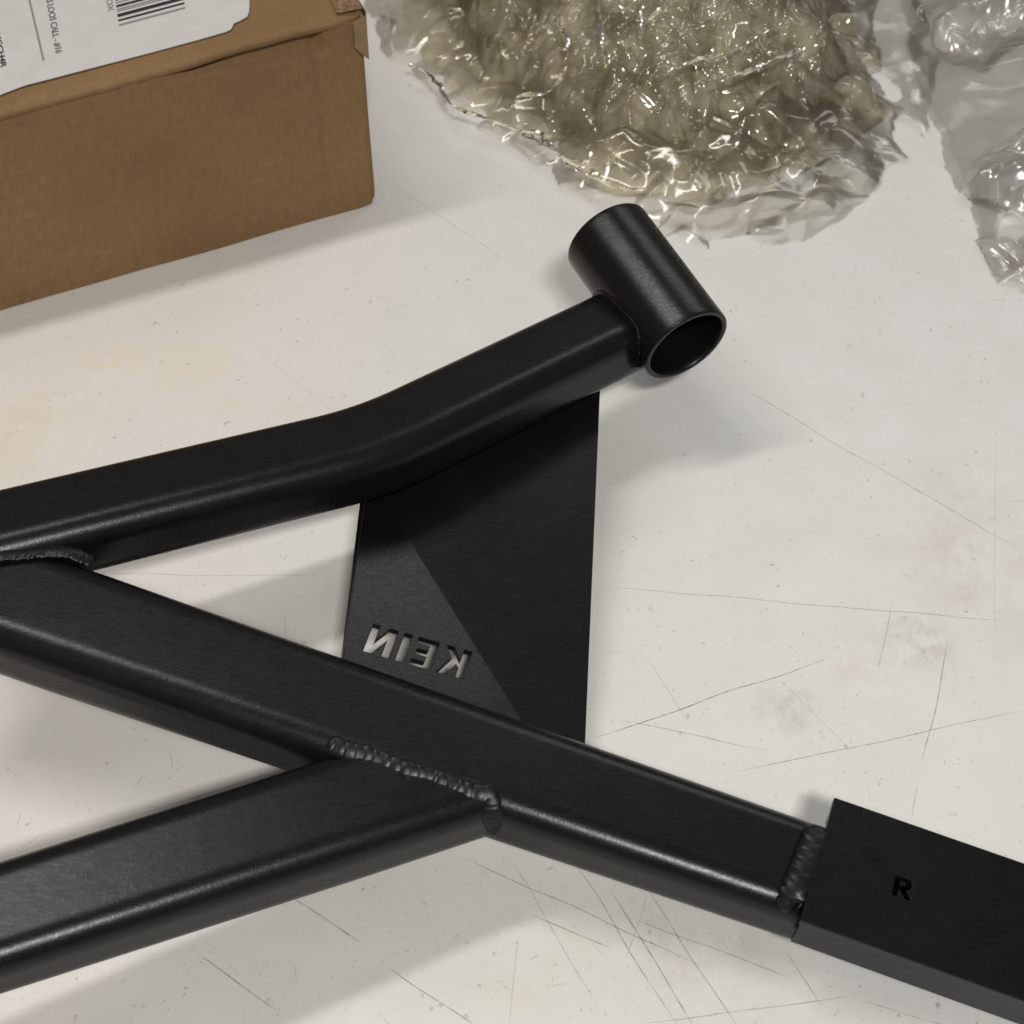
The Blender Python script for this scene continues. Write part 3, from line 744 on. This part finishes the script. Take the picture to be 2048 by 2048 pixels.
def strand(ptsz, rad, seed):
    """a rope of twisted film: thin, uneven, with a flattened twisting section"""
    path = catmull([at(x, y, z) for x, y, z in ptsz], 14); V, Fc = [], []
    for i, p in enumerate(path):
        t = (path[min(i + 1, len(path) - 1)] - path[max(i - 1, 0)]).normalized(); s_ = t.cross(Vector((0, 0, 1))).normalized(); u = s_.cross(t)
        p = p + Vector((mnoise.noise(Vector((i * .31, seed, 0))), mnoise.noise(Vector((i * .31, seed, 4))), mnoise.noise(Vector((i * .31, seed, 8))))) * 0.0016
        for q in range(8):
            a = 2 * math.pi * q / 8 + i * 0.15; r_ = rad * (1 + 0.5 * mnoise.noise(Vector((i * 0.6, q * 0.9, seed))))
            c_, d_ = math.cos(a - i * 0.15) * 1.3, math.sin(a - i * 0.15) * 0.45
            tw = i * 0.15; V.append(p + (s_ * (c_ * math.cos(tw) - d_ * math.sin(tw)) + u * (c_ * math.sin(tw) + d_ * math.cos(tw))) * r_)
    for i in range(len(path) - 1):
        for q in range(8): Fc.append((i*8 + q, i*8 + (q+1) % 8, (i+1)*8 + (q+1) % 8, (i+1)*8 + q))
    keep(mesh_obj('film_strand', V, Fc, M_STRAND, smooth=False), bundle)
strand([(985, 222, .02), (1020, 214, .03), (1040, 192, .04), (1090, 186, .045), (1115, 165, .05), (1130, 130, .055), (1135, 80, .06), (1112, 48, .06), (1082, 56, .06), (1062, 80, .055)], 0.0011, 1)
strand([(1195, -40, .075), (1202, 40, .075), (1206, 96, .07), (1225, 118, .07)], 0.0012, 2)
strand([(1278, -60, .08), (1280, 10, .08), (1284, 60, .075)], 0.0011, 3)
strand([(1330, 150, .07), (1390, 120, .075), (1450, 108, .075), (1500, 80, .075), (1580, 40, .075)], 0.0010, 4)
strand([(1440, 160, .07), (1500, 140, .07), (1550, 118, .07), (1610, 96, .07)], 0.0012, 5)
strand([(820, 128, .02), (868, 158, .022), (905, 212, .022), (960, 232, .022), (1040, 262, .022), (1100, 300, .022), (1160, 340, .022), (1230, 372, .02), (1290, 378, .018)], 0.0013, 6)
strand([(1040, 262, .026), (1080, 270, .03), (1120, 310, .03), (1200, 352, .028)], 0.0016, 7)

skirt = [(690, -420), (742, 40), (790, 110), (860, 170), (930, 228), (1040, 300), (1150, 380), (1250, 440), (1339, 466), (1455, 478), (1571, 470), (1668, 428), (1760, 385), (1784, 330), (1786, 271), (1770, 150), (1730, 60), (1790, -100), (1800, -420)]
film_layer('loose_film', skirt, 0.022, 0.001, 201, M_FILM2, bundle, freq=34, amp=0.006, edge=0.05, ragged=0.008, octs=4, warp=0.6)
film_layer('loose_film', [(x + (1250 - x) * 0.05, y - 16) for x, y in skirt], 0.03, 0.002, 202, M_FILM2, bundle, freq=42, amp=0.008, edge=0.05, ragged=0.008, octs=4, warp=0.6)

film_layer('loose_film', [(1650, -420), (1660, 0), (1725, 70), (1770, 150), (1800, 215), (1850, 262), (1880, 200), (1860, 60), (1840, -60), (1850, -420)], 0.012, 0.002, 207, M_FILM2, bundle, freq=30, amp=0.005, edge=0.03, ragged=0.004, octs=3, warp=0.7)

bag = thing('clear_plastic_bag', 'flat glossy clear plastic bag at the upper right edge, right of the stretch film heap', 'plastic bag', tuple(at(2000, 250, 0)))
bagp = [(1790, -420), (1800, -20), (1815, 120), (1836, 190), (1866, 255), (1900, 320), (1922, 372), (1940, 428), (1958, 486), (2000, 565), (2200, 640), (2500, 640), (2500, -420)]
film_layer('bag_sheet', bagp, 0.010, 0.001, 301, M_BAG, bag, freq=18, amp=0.004, edge=0.03, ragged=0.002, octs=2, warp=0.9)
film_layer('bag_sheet', [(x + 14, y - 8) for x, y in bagp], 0.018, 0.002, 302, M_BAG, bag, freq=22, amp=0.006, edge=0.05, ragged=0.004, octs=3, warp=0.9)
film_layer('crumpled_fold', [(1850, -420), (1835, 0), (1850, 50), (1872, 100), (1900, 122), (1960, 128), (2040, 80), (2200, 60), (2500, -420)], 0.03, 0.008, 303, M_FOLD, bag, res=0.0011, freq=60, amp=0.007, edge=0.02, ragged=0.004, octs=5, warp=0.6)
film_layer('crumpled_fold', [(1925, 385), (1940, 330), (1990, 290), (2060, 262), (2300, 240), (2300, 520), (2060, 450), (1980, 420)], 0.026, 0.006, 304, M_FOLD, bag, res=0.0011, freq=60, amp=0.007, edge=0.02, ragged=0.004, octs=5, warp=0.6)
film_layer('crumpled_fold', [(1960, 480), (2000, 470), (2080, 490), (2300, 500), (2300, 600), (2060, 575), (1990, 545)], 0.012, 0.003, 305, M_FOLD, bag, res=0.0011, freq=70, amp=0.004, edge=0.02, ragged=0.003, octs=5, warp=0.6)
